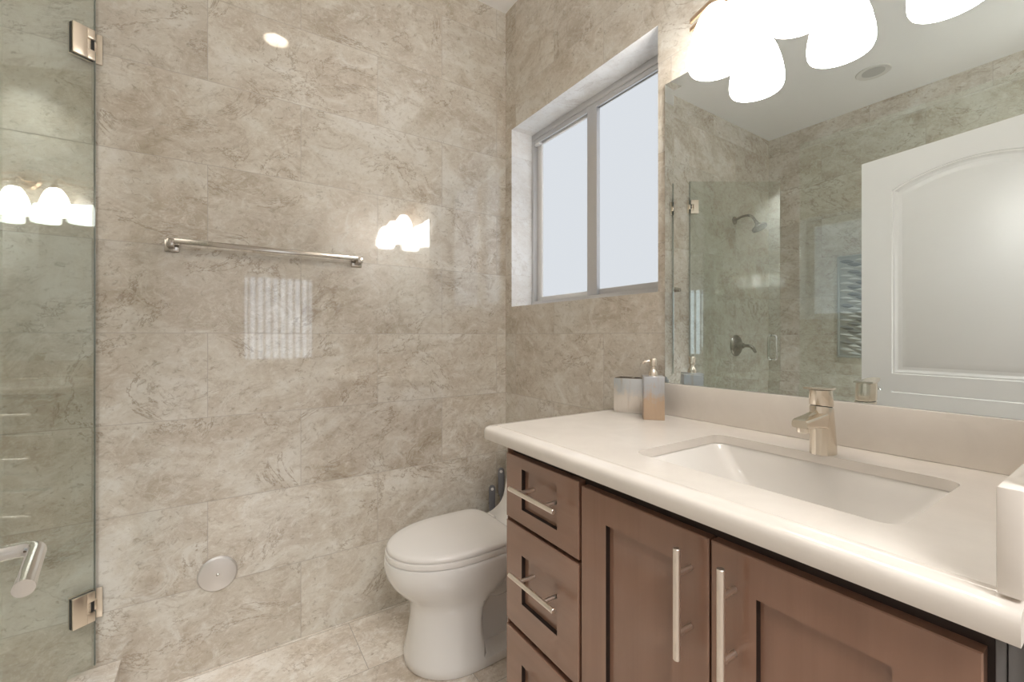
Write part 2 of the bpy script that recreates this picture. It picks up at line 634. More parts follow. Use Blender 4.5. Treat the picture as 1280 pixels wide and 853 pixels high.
# latch block at the top of the sliding sash
bm = newbm()
box(bm, xa + 0.002, xa + 0.022, WY1 - 0.06, WY1 - 0.022, WZ1 - 0.062, WZ1 - 0.05, 0.002)
wloc(link('sash_stop', bm, 'white_vinyl', w1, 30))

# ---------------------------------------------------------------- entry door (white, arched panel), open against the shower
EX, EY = -0.272, 0.852
dirx, diry = 0.156, -0.988           # from the free edge towards the hinges
DW = 0.765
ang = math.atan2(diry, dirx)
d1 = thing('door_1', 'open white entry door with arched raised panel, reflected in mirror', 'door', (EX, EY, 0.01), ang, kind='structure')
# local frame: x along the door from its free edge, y out of the room-side face (towards the mirror), z up
DH = 2.017
TH = 0.035
bm = newbm()


def panel_outline(inset, n=18):
    x0, x1 = 0.124 + inset, DW - 0.124 - inset
    zb = 0.985 + inset
    zs = 1.85 - inset * 0.6
    rise = 0.062 - inset * 0.2
    pts = [(x0, zb), (x1, zb), (x1, zs)]
    for k in range(1, n):
        t = k / n
        x = x1 + (x0 - x1) * t
        pts.append((x, zs + rise * math.sin(PI * t) ** 0.8 * 1.0))
    pts.append((x0, zs))
    return pts


def low_outline(inset, n=0):
    x0, x1 = 0.124 + inset, DW - 0.124 - inset
    return [(x0, 0.24 + inset), (x1, 0.24 + inset), (x1, 0.835 - inset), (x0, 0.835 - inset)]


def door_face(bm, y, sgn):
    """one face of the door leaf with two moulded panels; sgn = outward direction"""
    def ring(pts, dy):
        return [bm.verts.new((x, y + sgn * dy, z)) for x, z in pts]
    outer = [bm.verts.new(p) for p in ((0, y, 0), (DW, y, 0), (DW, y, DH), (0, y, DH))]
    edges = [bm.edges.new((outer[i], outer[(i + 1) % 4])) for i in range(4)]
    for fn in (panel_outline, low_outline):
        prof = [(0, 0), (0.003, -0.005), (0.010, -0.004), (0.013, -0.009), (0.020, -0.014), (0.034, -0.015), (0.060, -0.003)]
        rings = [ring(fn(i), dy) for i, dy in prof]
        m_ = len(rings[0])
        edges += [bm.edges.new((rings[0][i], rings[0][(i + 1) % m_])) for i in range(m_)]
        for a, b in zip(rings, rings[1:]):
            for i in range(m_):
                bm.faces.new((a[i], a[(i + 1) % m_], b[(i + 1) % m_], b[i]))
        bm.faces.new(rings[-1])
    bmesh.ops.triangle_fill(bm, use_beauty=True, use_dissolve=False, edges=edges)
    return outer


a = door_face(bm, 0.0, 1)
b = door_face(bm, -TH, -1)
for i in range(4):
    bm.faces.new((a[i], a[(i + 1) % 4], b[(i + 1) % 4], b[i]))
link('door_leaf', bm, 'door_paint', d1, 25)
# lever handle
lz = 0.903 - 0.01
bm = newbm()
lathe(bm, [(0.0001, 0.0), (0.027, 0.0), (0.027, 0.004), (0.024, 0.008), (0.012, 0.009), (0.0001, 0.009)], 28, 'Y', (0.062, 0.0, lz))
tube(bm, fillet([(0.062, 0.004, lz), (0.062, 0.066, lz), (0.190, 0.066, lz)], 0.02, 8), 0.0092, 20)
link('lever_handle', bm, 'chrome', d1, 40)
bm = newbm()
for zc_ in (0.2, 1.0, 1.82):
    tube(bm, [(DW + 0.006, 0.006, zc_ - 0.045), (DW + 0.006, 0.006, zc_ + 0.045)], 0.006, 10)
link('door_hinge', bm, 'brushed_nickel', d1)
# white jambs of the doorway
bm = newbm()
box(bm, DX0 - 0.001, DX0 + 0.001, -0.045, YF, 0, DZ)
box(bm, DX0 - 0.001, DX1 + 0.001, -0.045, YF, DZ - 0.001, DZ + 0.001)
structure('trim_1', bm, 'door_paint')

# ---------------------------------------------------------------- shower curb, glass
XG = -0.335
bm = newbm()
box(bm, XG - 0.055, XG + 0.058, YF, YB, 0, 0.118)
box(bm, XG - 0.06, XG + 0.062, YF, YB, 0.118, 0.131, 0.003)
structure('trim_2', bm, 'stone_curb', label='low beige stone shower curb under the glass', category='curb')

gp = thing('glass_screen', 'fixed clear glass shower panel behind the open white door', 'glass panel', (XG, 0.6, 0.131))
bm = newbm()
box(bm, -0.005, 0.005, YF - 0.6 + 0.002, 1.158 - 0.6, 0.001, 2.252 - 0.131)
link('glass_pane', bm, 'shower_glass', gp)

phi = R(57.2)
dv = Vector((-math.sin(phi), -math.cos(phi)))     # from the hinges to the handle edge
sd = thing('shower_door', 'clear frameless glass shower door hinged on the tiled wall', 'shower door', (XG, YB - 0.012, 0.145), math.atan2(dv.y, dv.x))
# local x along the glass, y = normal
SW = 0.632
bm = newbm()
box(bm, 0.0, SW, -0.005, 0.005, 0.0, 2.105)
pane = link('glass_pane', bm, 'shower_glass', sd)
bm = newbm()
box(bm, -0.002, 0.0, -0.0035, 0.0035, 0.0, 2.105)
link('edge_seal', bm, 'glass_edge', sd)
for zc_ in (2.072 - 0.145, 0.335 - 0.145):
    bm = newbm()
    h = 0.046
    for s in (-1, 1):
        yy0, yy1 = (0.006, 0.014) if s > 0 else (-0.014, -0.006)
        # plate with the pivot notch cut out of its wall side
        box(bm, 0.022, 0.056, yy0, yy1, zc_ - h, zc_ + h, 0.001)
        box(bm, 0.003, 0.022, yy0, yy1, zc_ + 0.017, zc_ + h, 0.001)
        box(bm, 0.003, 0.022, yy0, yy1, zc_ - h, zc_ - 0.017, 0.001)
    hg = link('hinge', bm, 'hinge_bronze', sd, 30)
    bm = newbm()
    box(bm, 0.002, 0.057, -0.0062, 0.0062, zc_ - h + 0.001, zc_ + h - 0.001)
    link('gasket', bm, 'black_rubber', hg)
    bm = newbm()
    tube(bm, [(0.016, 0.0, zc_ - 0.0165), (0.016, 0.0, zc_ + 0.0165)], 0.0085, 14)
    box(bm, -0.004, 0.016, -0.006, 0.006, zc_ - 0.016, zc_ + 0.016, 0.001)
    link('pivot', bm, 'brushed_nickel', hg)
    bm = newbm()
    Mi = Matrix.Rotation(-math.atan2(dv.y, dv.x), 4, 'Z')
    box(bm, -0.02, 0.018, 0.004, 0.010, zc_ - h, zc_ + h, 0.001, M=Mi)
    link('wall_plate', bm, 'hinge_bronze', hg)
bm = newbm()
for s in (-1, 1):
    x = SW - 0.052
    tube(bm, fillet([(x, s * 0.005, 0.862), (x, s * 0.045, 0.862), (x, s * 0.045, 1.030), (x, s * 0.005, 1.030)], 0.03, 8), 0.0085, 14)
link('pull_handle', bm, 'chrome', sd, 40)

# shower head and valve on the back wall
sh = thing('overhead_shower', 'dark nickel shower head on a curved arm, seen in the mirror', 'shower head', (-0.918, YB, 2.065))
bm = newbm()
lathe(bm, [(0.0001, 0), (0.03, 0), (0.03, -0.005), (0.016, -0.012), (0.0001, -0.013)], 24, 'Y')
link('flange', bm, 'shower_nickel', sh)
bm = newbm()
tube(bm, fillet([(0, -0.002, 0), (0, -0.06, 0.02), (0, -0.13, 0.015), (0, -0.165, -0.045)], 0.05, 8), 0.009, 14)
link('arm', bm, 'shower_nickel', sh, 40)
bm = newbm()
Mh = Matrix.Translation((0, -0.165, -0.045)) @ Matrix.Rotation(R(-28), 4, 'X')
lathe(bm, [(0.0001, 0.005), (0.011, 0.004), (0.013, -0.012), (0.017, -0.02), (0.03, -0.036), (0.052, -0.048), (0.055, -0.055), (0.053, -0.06), (0.0001, -0.061)], 28, M=Mh)
link('spray_head', bm, 'shower_nickel', sh, 40)
sv = thing('shower_valve', 'round dark nickel shower valve with lever, seen in the mirror', 'shower valve', (-0.94, YB, 1.098))
bm = newbm()
lathe(bm, [(0.0001, 0), (0.082, 0), (0.082, -0.004), (0.074, -0.012), (0.045, -0.02), (0.0001, -0.021)], 36, 'Y')
link('escutcheon', bm, 'shower_nickel', sv, 40)
bm = newbm()
lathe(bm, [(0.0001, -0.018), (0.03, -0.018), (0.025, -0.045), (0.02, -0.06), (0.0001, -0.061)], 24, 'Y')
tube(bm, fillet([(0, -0.055, 0), (-0.005, -0.115, 0.0), (-0.03, -0.135, -0.05)], 0.04, 8), [0.014] * 1 + [0.012] * 9 + [0.009], 14)
link('lever', bm, 'shower_nickel', sv, 40)

# decorative niche panel on the shower wall
nm = thing('wall_mosaic', 'grey leaf-pattern mosaic panel on shower wall, seen in the mirror', 'mosaic', (XL, 1.2, 1.013))
bm = newbm()
NH, NY0, NY1 = 0.75, -0.17, 0.174
for (a0, a1, c0, c1) in ((NY0, NY1, 0, 0.012), (NY0, NY1, NH - 0.012, NH), (NY0, NY0 + 0.012, 0.012, NH - 0.012), (NY1 - 0.012, NY1, 0.012, NH - 0.012)):
    box(bm, 0, 0.012, a0, a1, c0, c1, 0.002)
link('border', bm, 'grey_mosaic', nm)
bm = newbm()
box(bm, 0, 0.003, NY0 + 0.01, NY1 - 0.01, 0.01, NH - 0.01)
row = 0
z = 0.03
while z < NH - 0.03:
    y = NY0 + 0.03 + (0.045 if row % 2 else 0.0)
    while y < NY1 - 0.04:
        mt = random.choice((1, 1, 2))
        L, hh = 0.045, 0.014
        n = 8
        top, bot = [], []
        for k in range(n + 1):
            t = -1 + 2 * k / n
            top.append((0.004, y + 0.02 + L * t, z + hh * (1 - t * t) + 0.006 * t))
            bot.append((0.004, y + 0.02 + L * t, z - hh * (1 - t * t) + 0.006 * t))
        mid = [(0.004 + 0.008 * (1 - (-1 + 2 * k / n) ** 2), y + 0.02 + L * (-1 + 2 * k / n), z + 0.006 * (-1 + 2 * k / n)) for k in range(n + 1)]
        tv_, mv, bv = ([bm.verts.new(p) for p in q] for q in (top, mid, bot))
        for p_, q_ in ((tv_, mv), (mv, bv)):
            for k in range(n):
                try:
                    bm.faces.new((p_[k], p_[k + 1], q_[k + 1], q_[k])).material_index = mt
                except ValueError:
                    pass
        y += 0.095
    z += 0.027
    row += 1
link('mosaic_tiles', bm, ['grey_mosaic', 'mosaic_lens', 'mosaic_dark'], nm, 30)

# ---------------------------------------------------------------- towel bar and round cover plate
tb = thing('towel_bar', 'square brushed nickel towel bar on the tiled wall', 'towel bar', (0.158, YB, 1.477))
bm = newbm()
box(bm, -0.292, 0.312, -0.070, -0.058, -0.001, 0.015, 0.0008)
link('bar', bm, 'polished_steel', tb)
for x in (-0.302, 0.302):
    bm = newbm()
    box(bm, x - 0.02, x + 0.02, -0.009, 0, -0.02, 0.02, 0.001)
    box(bm, x - 0.0095, x + 0.0095, -0.071, -0.009, -0.011, 0.0125, 0.001)
    link('post', bm, 'polished_steel', tb)
cp = thing('cover_plate', 'round steel cover plate low on the tiled wall', 'cover plate', (-0.016, YB, 0.33))
bm = newbm()
lathe(bm, [(0.0001, 0), (0.06, 0), (0.06, -0.003), (0.056, -0.008), (0.051, -0.0095), (0.0001, -0.0105)], 48, 'Y')
link('plate', bm, 'disc_steel', cp, 25)
bm = newbm()
lathe(bm, [(0.0001, -0.010), (0.005, -0.010), (0.005, -0.012), (0.003, -0.0135), (0.0001, -0.012)], 16, 'Y')
link('screw', bm, 'chrome', cp)

# ---------------------------------------------------------------- toilet (faces -X, back against the right wall)
TY = 1.497
tl = thing('toilet', 'white toilet with closed lid between vanity and tiled wall', 'toilet', (0.8, TY, 0))
OX = 0.8


def egg(front, back, half, n=64, sq=2.3, bk=0.955):
    """elongated outline: front round, back blunt. returns list of (x,y) local"""
    mid = front + (back - front) * 0.56
    out = []
    for k in range(n):
        a = 2 * PI * k / n
        ca, sa = math.cos(a), math.sin(a)
        if ca >= 0:      # back half
            x = mid + (back - mid) * (abs(ca) ** (2 / 9))
            y = half * math.copysign(abs(sa) ** (2 / 3.6), sa)
            y *= 1 - (1 - bk) * (max(0, (x - mid) / (back - mid))) ** 2
        else:
            x = mid - (mid - front) * (abs(ca) ** (2 / 2.05))
            y = half * math.copysign(abs(sa) ** (2 / 2.05), sa)
        out.append((x - OX, y))
    return out


def zring(pts, z, dz=None):
    return [Vector((x, y, z if dz is None else z + dz(x, y))) for x, y in pts]


# bowl and pedestal: skirted front column, recessed flank, foot
def body_ring(z, xf, xb, hw, nose, rec, xr, foot=0.0):
    n = 40
    side = []
    for k in range(n + 1):
        t = (k / n) ** 1.5
        x = xf + (xb - xf) * t
        d = min(1.0, (x - xf) / nose)
        y = hw * math.sqrt(max(0.0, 1 - (1 - d) ** 2.2))
        s = max(0.0, min(1.0, (x - xr) / 0.03))
        s = s * s * (3 - 2 * s)
        y = y * (1 - s) + min(y, rec) * s
        side.append((x - OX, y))
    pts = [(x, -y) for x, y in side] + [(x, y) for x, y in reversed(side[1:])]
    return [Vector((x, y, z)) for x, y in pts]


bm = newbm()
prof = [  # z, front, back, half width, nose length, recessed half width, recess start
    (0.0, 0.546, 1.13, 0.160, 0.20, 0.158, 0.79),
    (0.006, 0.540, 1.135, 0.165, 0.20, 0.163, 0.79),
    (0.032, 0.540, 1.135, 0.164, 0.20, 0.160, 0.79),
    (0.040, 0.542, 1.135, 0.161, 0.20, 0.085, 0.775),
    (0.10, 0.553, 1.135, 0.149, 0.21, 0.075, 0.775),
    (0.16, 0.561, 1.135, 0.140, 0.215, 0.070, 0.770),
    (0.20, 0.561, 1.135, 0.139, 0.22, 0.070, 0.775),
    (0.225, 0.555, 1.135, 0.141, 0.225, 0.075, 0.795),
    (0.245, 0.541, 1.14, 0.146, 0.23, 0.080, 0.820),
    (0.27, 0.515, 1.145, 0.156, 0.24, 0.090, 0.845),
    (0.30, 0.490, 1.15, 0.167, 0.25, 0.105, 0.87),
    (0.33, 0.475, 1.155, 0.176, 0.26, 0.130, 0.90),
    (0.355, 0.469, 1.16, 0.180, 0.27, 0.150, 0.93),
    (0.378, 0.468, 1.16, 0.181, 0.27, 0.165, 0.95),
    (0.388, 0.470, 1.16, 0.179, 0.27, 0.168, 0.95),
    (0.391, 0.477, 1.16, 0.174, 0.27, 0.165, 0.95),
]
loft(bm, [body_ring(*p) for p in prof])
link('bowl', bm, 'toilet_ceramic', tl, 50)
# seat ring and lid
bm = newbm()
so = [(0.006, 0.391), (0.0, 0.394), (-0.001, 0.403), (0.001, 0.411), (0.006, 0.4125)]
loft(bm, [zring(egg(0.472 + o, 0.925 - o, 0.180 - o), z) for o, z in so])
link('seat', bm, 'seat_plastic', tl, 40)
bm = newbm()
lo = [(0.008, 0.4135), (0.002, 0.4145), (0.0, 0.419), (0.002, 0.427), (0.008, 0.432), (0.02, 0.4355), (0.05, 0.438), (0.10, 0.440)]
loft(bm, [zring(egg(0.476 + o, 0.93 - o, 0.179 - o), z) for o, z in lo])
link('lid', bm, 'seat_plastic', tl, 40)
for y in (-0.075, 0.075):
    bm = newbm()
    tube(bm, [(0.937 - OX, y - 0.02, 0.414), (0.937 - OX, y + 0.02, 0.414)], 0.011, 14)
    link('lid_hinge', bm, 'seat_plastic', tl)
# rear deck sweeping up into the tank
bm = newbm()


def deck(x, hw, z0, z1):
    return [Vector((x - OX, p[0], p[1])) for p in ((-hw, z0), (-hw, z1 - 0.012), (-hw + 0.012, z1), (hw - 0.012, z1), (hw, z1 - 0.012), (hw, z0))]


loft(bm, [deck(x, hw, 0.36, z) for x, hw, z in ((0.932, 0.166, 0.393), (0.96, 0.166, 0.398), (0.99, 0.165, 0.408), (1.015, 0.164, 0.422), (1.035, 0.163, 0.44), (1.05, 0.162, 0.465), (1.06, 0.161, 0.50), (1.066, 0.16, 0.54))])
link('deck', bm, 'toilet_ceramic', tl, 50)
bm = newbm()
rg = []
for z, i in ((0.44, 0.012), (0.47, 0.004), (0.6, 0.0), (0.70, 0.0)):
    rg.append([Vector((p.x - OX, p.y, z)) for p in rrect(1.058 + i, 1.19, -0.155 + i, 0.155 - i, 0.03, 6)])
loft(bm, rg)
tk = link('tank', bm, 'toilet_ceramic', tl, 45)
bm = newbm()
loft(bm, [[Vector((p.x - OX, p.y, z)) for p in rrect(1.05 + i, 1.192, -0.163 + i, 0.163 - i, 0.03, 6)] for z, i in ((0.70, 0.004), (0.704, 0.0), (0.722, 0.0), (0.73, 0.008))])
link('tank_lid', bm, 'toilet_ceramic', tk, 45)
# trapway bulge and bolt cap on the recessed flank
bm = newbm()
tube(bm, fillet([(0.78 - OX, -0.045, 0.30), (0.87 - OX, -0.048, 0.20), (0.96 - OX, -0.048, 0.23), (1.04 - OX, -0.048, 0.10), (1.05 - OX, -0.048, 0.03)], 0.07, 8), 0.042, 18)
link('trapway', bm, 'toilet_ceramic', tl, 50)
bm = newbm()
lathe(bm, [(0.0001, 0.038), (0.014, 0.038), (0.014, 0.05), (0.009, 0.058), (0.0001, 0.06)], 16, center=(0.93 - OX, -0.098, 0))
link('bolt_cap', bm, 'seat_plastic', tl, 40)

# two grey handled brushes standing behind the toilet


def toilet_brush(name, loc, top, label, rz):
    t = thing(name, label, 'toilet brush', loc, rz, 'grey brushes in the corner behind the toilet')
    bm = newbm()
    lathe(bm, [(0.0001, 0.0), (0.021, 0.0), (0.022, 0.01), (0.020, 0.14), (0.019, 0.143), (0.018, 0.14), (0.017, 0.02), (0.0001, 0.02)], 24)
    link('holder', bm, 'brush_grey', t, 40)
    bm = newbm()
    tube(bm, [(0, 0, 0.10), (0, 0, top - 0.11)], 0.006, 12)
    # flat paddle grip with a hanging hole
    loft(bm, [rrect(-a, a, -b, b, min(a, b) * 0.9, 5, z) for a, b, z in ((0.006, 0.006, top - 0.14), (0.015, 0.008, top - 0.12), (0.016, 0.008, top - 0.03), (0.0145, 0.008, top - 0.01), (0.009, 0.006, top - 0.002), (0.003, 0.003, top))])
    h = link('handle', bm, 'brush_grey', t, 40)
    bm = newbm()
    lathe(bm, [(0.0001, -0.0095), (0.007, -0.0095), (0.007, 0.0095), (0.0001, 0.0095)], 16, 'Y', (0, 0, top - 0.016))
    link('hanging_hole', bm, 'bristle', h)
    bm = newbm()
    lathe(bm, [(0.0001, 0.03), (0.013, 0.035), (0.015, 0.07), (0.013, 0.1), (0.0001, 0.105)], 20)
    link('brush_head', bm, 'bristle', t)
    return t


toilet_brush('toilet_brush', (1.113, 1.775, 0), 0.54, 'grey toilet brush with the taller handle, nearest the vanity', R(-35))
toilet_brush('toilet_brush', (1.074, 1.795, 0), 0.458, 'shorter grey toilet brush just left of the taller one', R(-25))

# ---------------------------------------------------------------- vanity cabinet
XF = 0.64           # plane of drawer and door fronts
vc = thing('vanity_cabinet', 'brown shaker vanity cabinet with bar pulls under the white counter', 'cabinet', (0.9, 0.55, 0))
VO = Vector((0.9, 0.55, 0))


def vlink(name, bm, mats, parent=vc, smooth=30):
    o = link(name, bm, mats, parent, smooth)
    if parent is vc:
        o.location = -VO
    return o


bm = newbm()
xc = XF + 0.02
# carcass as open box: sides, back, floor, face frame
box(bm, xc + 0.02, XW - 0.002, 0.968, 0.99, 0.1, 0.884)
box(bm, xc + 0.02, XW - 0.002, 0.099, 0.115, 0.1, 0.884)
box(bm, XW - 0.02, XW - 0.002, 0.115, 0.968, 0.1, 0.76)
box(bm, xc, XW - 0.02, 0.115, 0.968, 0.1, 0.118)
box(bm, xc, xc + 0.02, 0.099, 0.99, 0.865, 0.884)
box(bm, xc, xc + 0.02, 0.099, 0.99, 0.1, 0.865)
vlink('carcass', bm, 'cabinet_carcass')
bm = newbm()
box(bm, XF + 0.085, XW - 0.01, 0.12, 0.97, 0.0, 0.1)
vlink('toe_kick', bm, 'cabinet_carcass')
bm = newbm()
box(bm, XF + 0.004, XW - 0.002, 0.9905, 0.9955, 0.1, 0.884, 0.001)
vlink('side_panel', bm, 'wood_upright')
bm = newbm()
box(bm, XF + 0.012, XF + 0.06, 0.0905, 0.0985, 0.1, 0.884, 0.001)
box(bm, XF + 0.010, XF + 0.06, 0.0765, 0.0895, 0.1, 0.884, 0.001)
vlink('filler_strip', bm, 'filler_grey')


def shaker(y0, y1, z0, z1, ry0, ry1, rz0, rz1, mats):
    """front with a recessed centre panel; material 1 on the recess returns"""
    bm = newbm()
    t, rec, ch = 0.02, 0.011, 0.0015

    def quad(ya, yb, za, zb, x):
        return [bm.verts.new((x, ya, za)), bm.verts.new((x, yb, za)), bm.verts.new((x, yb, zb)), bm.verts.new((x, ya, zb))]
    ob = quad(y0, y1, z0, z1, XF + t)
    of = quad(y0, y1, z0, z1, XF + ch)
    oc = quad(y0 + ch, y1 - ch, z0 + ch, z1 - ch, XF)
    ia = quad(ry0, ry1, rz0, rz1, XF)
    ib = quad(ry0 + 0.0005, ry1 - 0.0005, rz0 + 0.0005, rz1 - 0.0005, XF + rec)
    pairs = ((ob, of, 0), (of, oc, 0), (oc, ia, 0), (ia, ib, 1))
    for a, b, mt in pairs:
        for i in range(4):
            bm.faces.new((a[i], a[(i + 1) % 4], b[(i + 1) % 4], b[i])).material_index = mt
    bm.faces.new(ib)
    bm.faces.new(ob)
    return bm


def pull(parent, p, axis, L=0.178, post=0.048):
    bm = newbm()
    x, y, z = p
    hl = L / 2
    if axis == 'Y':
        tube(bm, [(x, y - hl, z), (x, y - hl + 0.0008, z), (x, y + hl - 0.0008, z), (x, y + hl, z)], [0.0052, 0.006, 0.006, 0.0052], 16)
        ends = [(y - post, z), (y + post, z)]
    else:
        tube(bm, [(x, y, z - hl), (x, y, z - hl + 0.0008), (x, y, z + hl - 0.0008), (x, y, z + hl)], [0.0052, 0.006, 0.006, 0.0052], 16)
        ends = [(y, z - post), (y, z + post)]
    for (yy, zz) in ends:
        tube(bm, [(x, yy, zz), (XF + (0.011 if axis == 'Y' else 0.0), yy, zz)], 0.0046, 12)
    return link('pull_handle', bm, 'pull_nickel', parent, 40)


XP = XF - 0.036
DR = ((0.687, 0.857, 0.725, 0.829, 0.786), (0.412, 0.677, 0.482, 0.607, 0.568), (0.125, 0.396, 0.195, 0.326, 0.287))
for z0, z1, rz0, rz1, hz in DR:
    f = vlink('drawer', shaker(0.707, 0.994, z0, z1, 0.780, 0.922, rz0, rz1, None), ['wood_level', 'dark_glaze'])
    pull(f, (XP, 0.836, hz), 'Y')
for (y0, y1, ry0, ry1, hy) in ((0.404, 0.698, 0.472, 0.626, 0.436), (0.105, 0.400, 0.177, 0.330, 0.362)):
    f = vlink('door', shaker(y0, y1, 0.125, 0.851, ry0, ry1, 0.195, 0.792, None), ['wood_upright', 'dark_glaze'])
    pull(f, (XP, hy, 0.744), 'Z')

# ---------------------------------------------------------------- countertop with backsplash
ZC = 0.921
ct = thing('countertop', 'cream quartz countertop with rounded front edge and undermount sink cutout', 'countertop', (0.9, 0.55, ZC))
bm = newbm()
HX0, HX1, HY0, HY1 = 0.738, 1.056, 0.196, 0.643
TX, TYL = 0.645, 1.05        # inner limits of the flat top at the front and at the left end


def crow(o, z):
    x0, y1 = TX - o, TYL + o
    r = max(0.003, 0.004 + o * 0.9)
    pts = [(XW - 0.001, YF + 0.001), (x0, YF + 0.001)]
    for k in range(9):
        a = R(180 - 90 * k / 8)
        pts.append((x0 + r + r * math.cos(a), y1 - r + r * math.sin(a)))
    pts.append((XW - 0.001, y1))
    return [Vector((x - 0.9, y - 0.55, z - ZC)) for x, y in pts]


prof = [(0.0, 0.921), (0.002, 0.9185), (0.004, 0.9178), (0.025, 0.9172), (0.031, 0.9155), (0.035, 0.912), (0.037, 0.907), (0.0375, 0.902), (0.0375, 0.8875), (0.0370, 0.8862), (0.0355, 0.8855), (0.0, 0.8855), (-0.01, 0.8857), (-0.0101, 0.901)]
rows = loft(bm, [crow(o, z) for o, z in prof], cap0=False, cap1=False)
hole_t = [bm.verts.new(p) for p in rrect(HX0 - 0.9, HX1 - 0.9, HY0 - 0.55, HY1 - 0.55, 0.028, 6, 0.0)]
hole_b = [bm.verts.new(p.co + Vector((0, 0, -0.0200))) for p in hole_t]
nh = len(hole_t)


def bm_edge(a, b):
    e = bm.edges.get((a, b))
    return e if e else bm.edges.new((a, b))


for i in range(nh):
    bm.faces.new((hole_t[i], hole_t[(i + 1) % nh], hole_b[(i + 1) % nh], hole_b[i]))
for lp, hp in ((rows[0], hole_t), (rows[-1], hole_b)):
    es = [bm_edge(lp[i], lp[(i + 1) % len(lp)]) for i in range(len(lp))] + [bm_edge(hp[i], hp[(i + 1) % nh]) for i in range(nh)]
    bmesh.ops.triangle_fill(bm, use_beauty=True, use_dissolve=False, edges=es)
link('worktop', bm, 'quartz', ct, 40)
bs = thing('backsplash', 'low cream quartz backsplash strip under the mirror', 'backsplash', (1.186, 0.49, ZC))
bm = newbm()
box(bm, -0.010, 0.0100, YF + 0.0175 + 0.003 - 0.49, 0.897 - 0.49, 0.0003, 0.101, 0.002)
link('slab', bm, 'quartz', bs, 30)
bs = thing('side_splash', 'short quartz side splash at the near end of the counter', 'backsplash', (0.9, 0.085, ZC))
bm = newbm()
box(bm, 0.628 - 0.9, XW - 0.9005, YF + 0.001 - 0.085, 0.0094, 0.0003, 0.105, 0.002)
link('slab', bm, 'quartz', bs, 30)

# undermount sink
sk = thing('sink', 'white rectangular undermount sink in the cream counter', 'sink', (0.897, 0.42, 0.76))
bm = newbm()


def srow(i_x, i_y, z, r):
    return [Vector((p.x - 0.897, p.y - 0.42, z - 0.76)) for p in rrect(HX0 - 0.004 + i_x, HX1 + 0.004 - i_x, HY0 - 0.004 + i_y, HY1 + 0.004 - i_y, r, 8)]


loft(bm, [srow(-0.008, -0.008, 0.886, 0.036), srow(-0.008, -0.008, 0.9004, 0.036), srow(0.002, 0.002, 0.9004, 0.030), srow(0.005, 0.007, 0.896, 0.030), srow(0.012, 0.040, 0.855, 0.03), srow(0.03, 0.10, 0.79, 0.03), srow(0.05, 0.125, 0.776, 0.035), srow(0.13, 0.2, 0.773, 0.01)], cap0=False)
o = link('basin', bm, 'sink_ceramic', sk, 50)
bm = newbm()
lathe(bm, [(0.0001, 0.013), (0.021, 0.013), (0.021, 0.017), (0.016, 0.019), (0.0001, 0.0205)], 24)
link('drain', bm, 'brushed_nickel', sk, 40)

# ---------------------------------------------------------------- faucet
fc = thing('faucet', 'single lever brushed nickel faucet behind the sink', 'faucet', (1.075, 0.413, ZC))


def oval(cx, rx, ry, z, n=32, tilt=0.0):
    return [Vector((cx + rx * math.cos(2 * PI * k / n), ry * math.sin(2 * PI * k / n), z + tilt * rx * math.cos(2 * PI * k / n))) for k in range(n)]


bm = newbm()
loft(bm, [oval(0.0, 0.0325, 0.0235, 0.0), oval(0.0, 0.0325, 0.0235, 0.002), oval(-0.002, 0.030, 0.0228, 0.03), oval(-0.006, 0.0268, 0.0218, 0.07), oval(-0.0085, 0.0250, 0.0212, 0.098, tilt=-0.14), oval(-0.0087, 0.0238, 0.0202, 0.1, tilt=-0.14)])
link('body', bm, 'faucet_nickel', fc, 40)
bm = newbm()
loft(bm, [oval(-0.009, 0.0225, 0.019, 0.0995, tilt=-0.14), oval(-0.0092, 0.0225, 0.019, 0.1025, tilt=-0.14)])
link('joint_ring', bm, 'black_rubber', fc)
bm = newbm()
loft(bm, [oval(-0.009, 0.0240, 0.0204, 0.102, tilt=-0.14), oval(-0.0092, 0.0250, 0.0212, 0.104, tilt=-0.14), oval(-0.0115, 0.0240, 0.0208, 0.134, tilt=-0.02), oval(-0.012, 0.0236, 0.0204, 0.1365)])
# lever blade on top, pointing over the basin
bl = [(0.012, 0.0195, 0.1365), (-0.012, 0.020, 0.1372), (-0.036, 0.0165, 0.1385), (-0.064, 0.0115, 0.1408), (-0.074, 0.008, 0.1418)]
loft(bm, [[Vector((x, -w_, z)), Vector((x, w_, z)), Vector((x, w_, z + 0.0042)), Vector((x, -w_, z + 0.0042))] for x, w_, z in bl])
link('lever', bm, 'faucet_nickel', fc, 30)
bm = newbm()
sp = [(-0.008, 0.0185, 0.050, 0.092), (-0.03, 0.0180, 0.058, 0.089), (-0.06, 0.0172, 0.062, 0.086), (-0.10, 0.0165, 0.064, 0.083), (-0.109, 0.0145, 0.066, 0.081)]
loft(bm, [[Vector((x, p.x, p.y)) for p in rrect(-w_, w_, z0, z1, 0.005, 3)] for x, w_, z0, z1 in sp])
# ridge running down into the spout
loft(bm, [[Vector((x, -w_, 0.08)), Vector((x, w_, 0.08)), Vector((x, 0, z))] for x, w_, z in ((-0.02, 0.011, 0.101), (-0.045, 0.007, 0.093), (-0.07, 0.003, 0.086))])
s_ = link('spout', bm, 'faucet_nickel', fc, 35)
bm = newbm()
lathe(bm, [(0.0001, 0.055), (0.0105, 0.055), (0.0118, 0.057), (0.0118, 0.068), (0.0001, 0.068)], 24, center=(-0.092, 0, 0))
link('aerator', bm, 'faucet_nickel', s_, 40)

# ---------------------------------------------------------------- counter accessories
rz = math.atan2(0.082, -0.044)
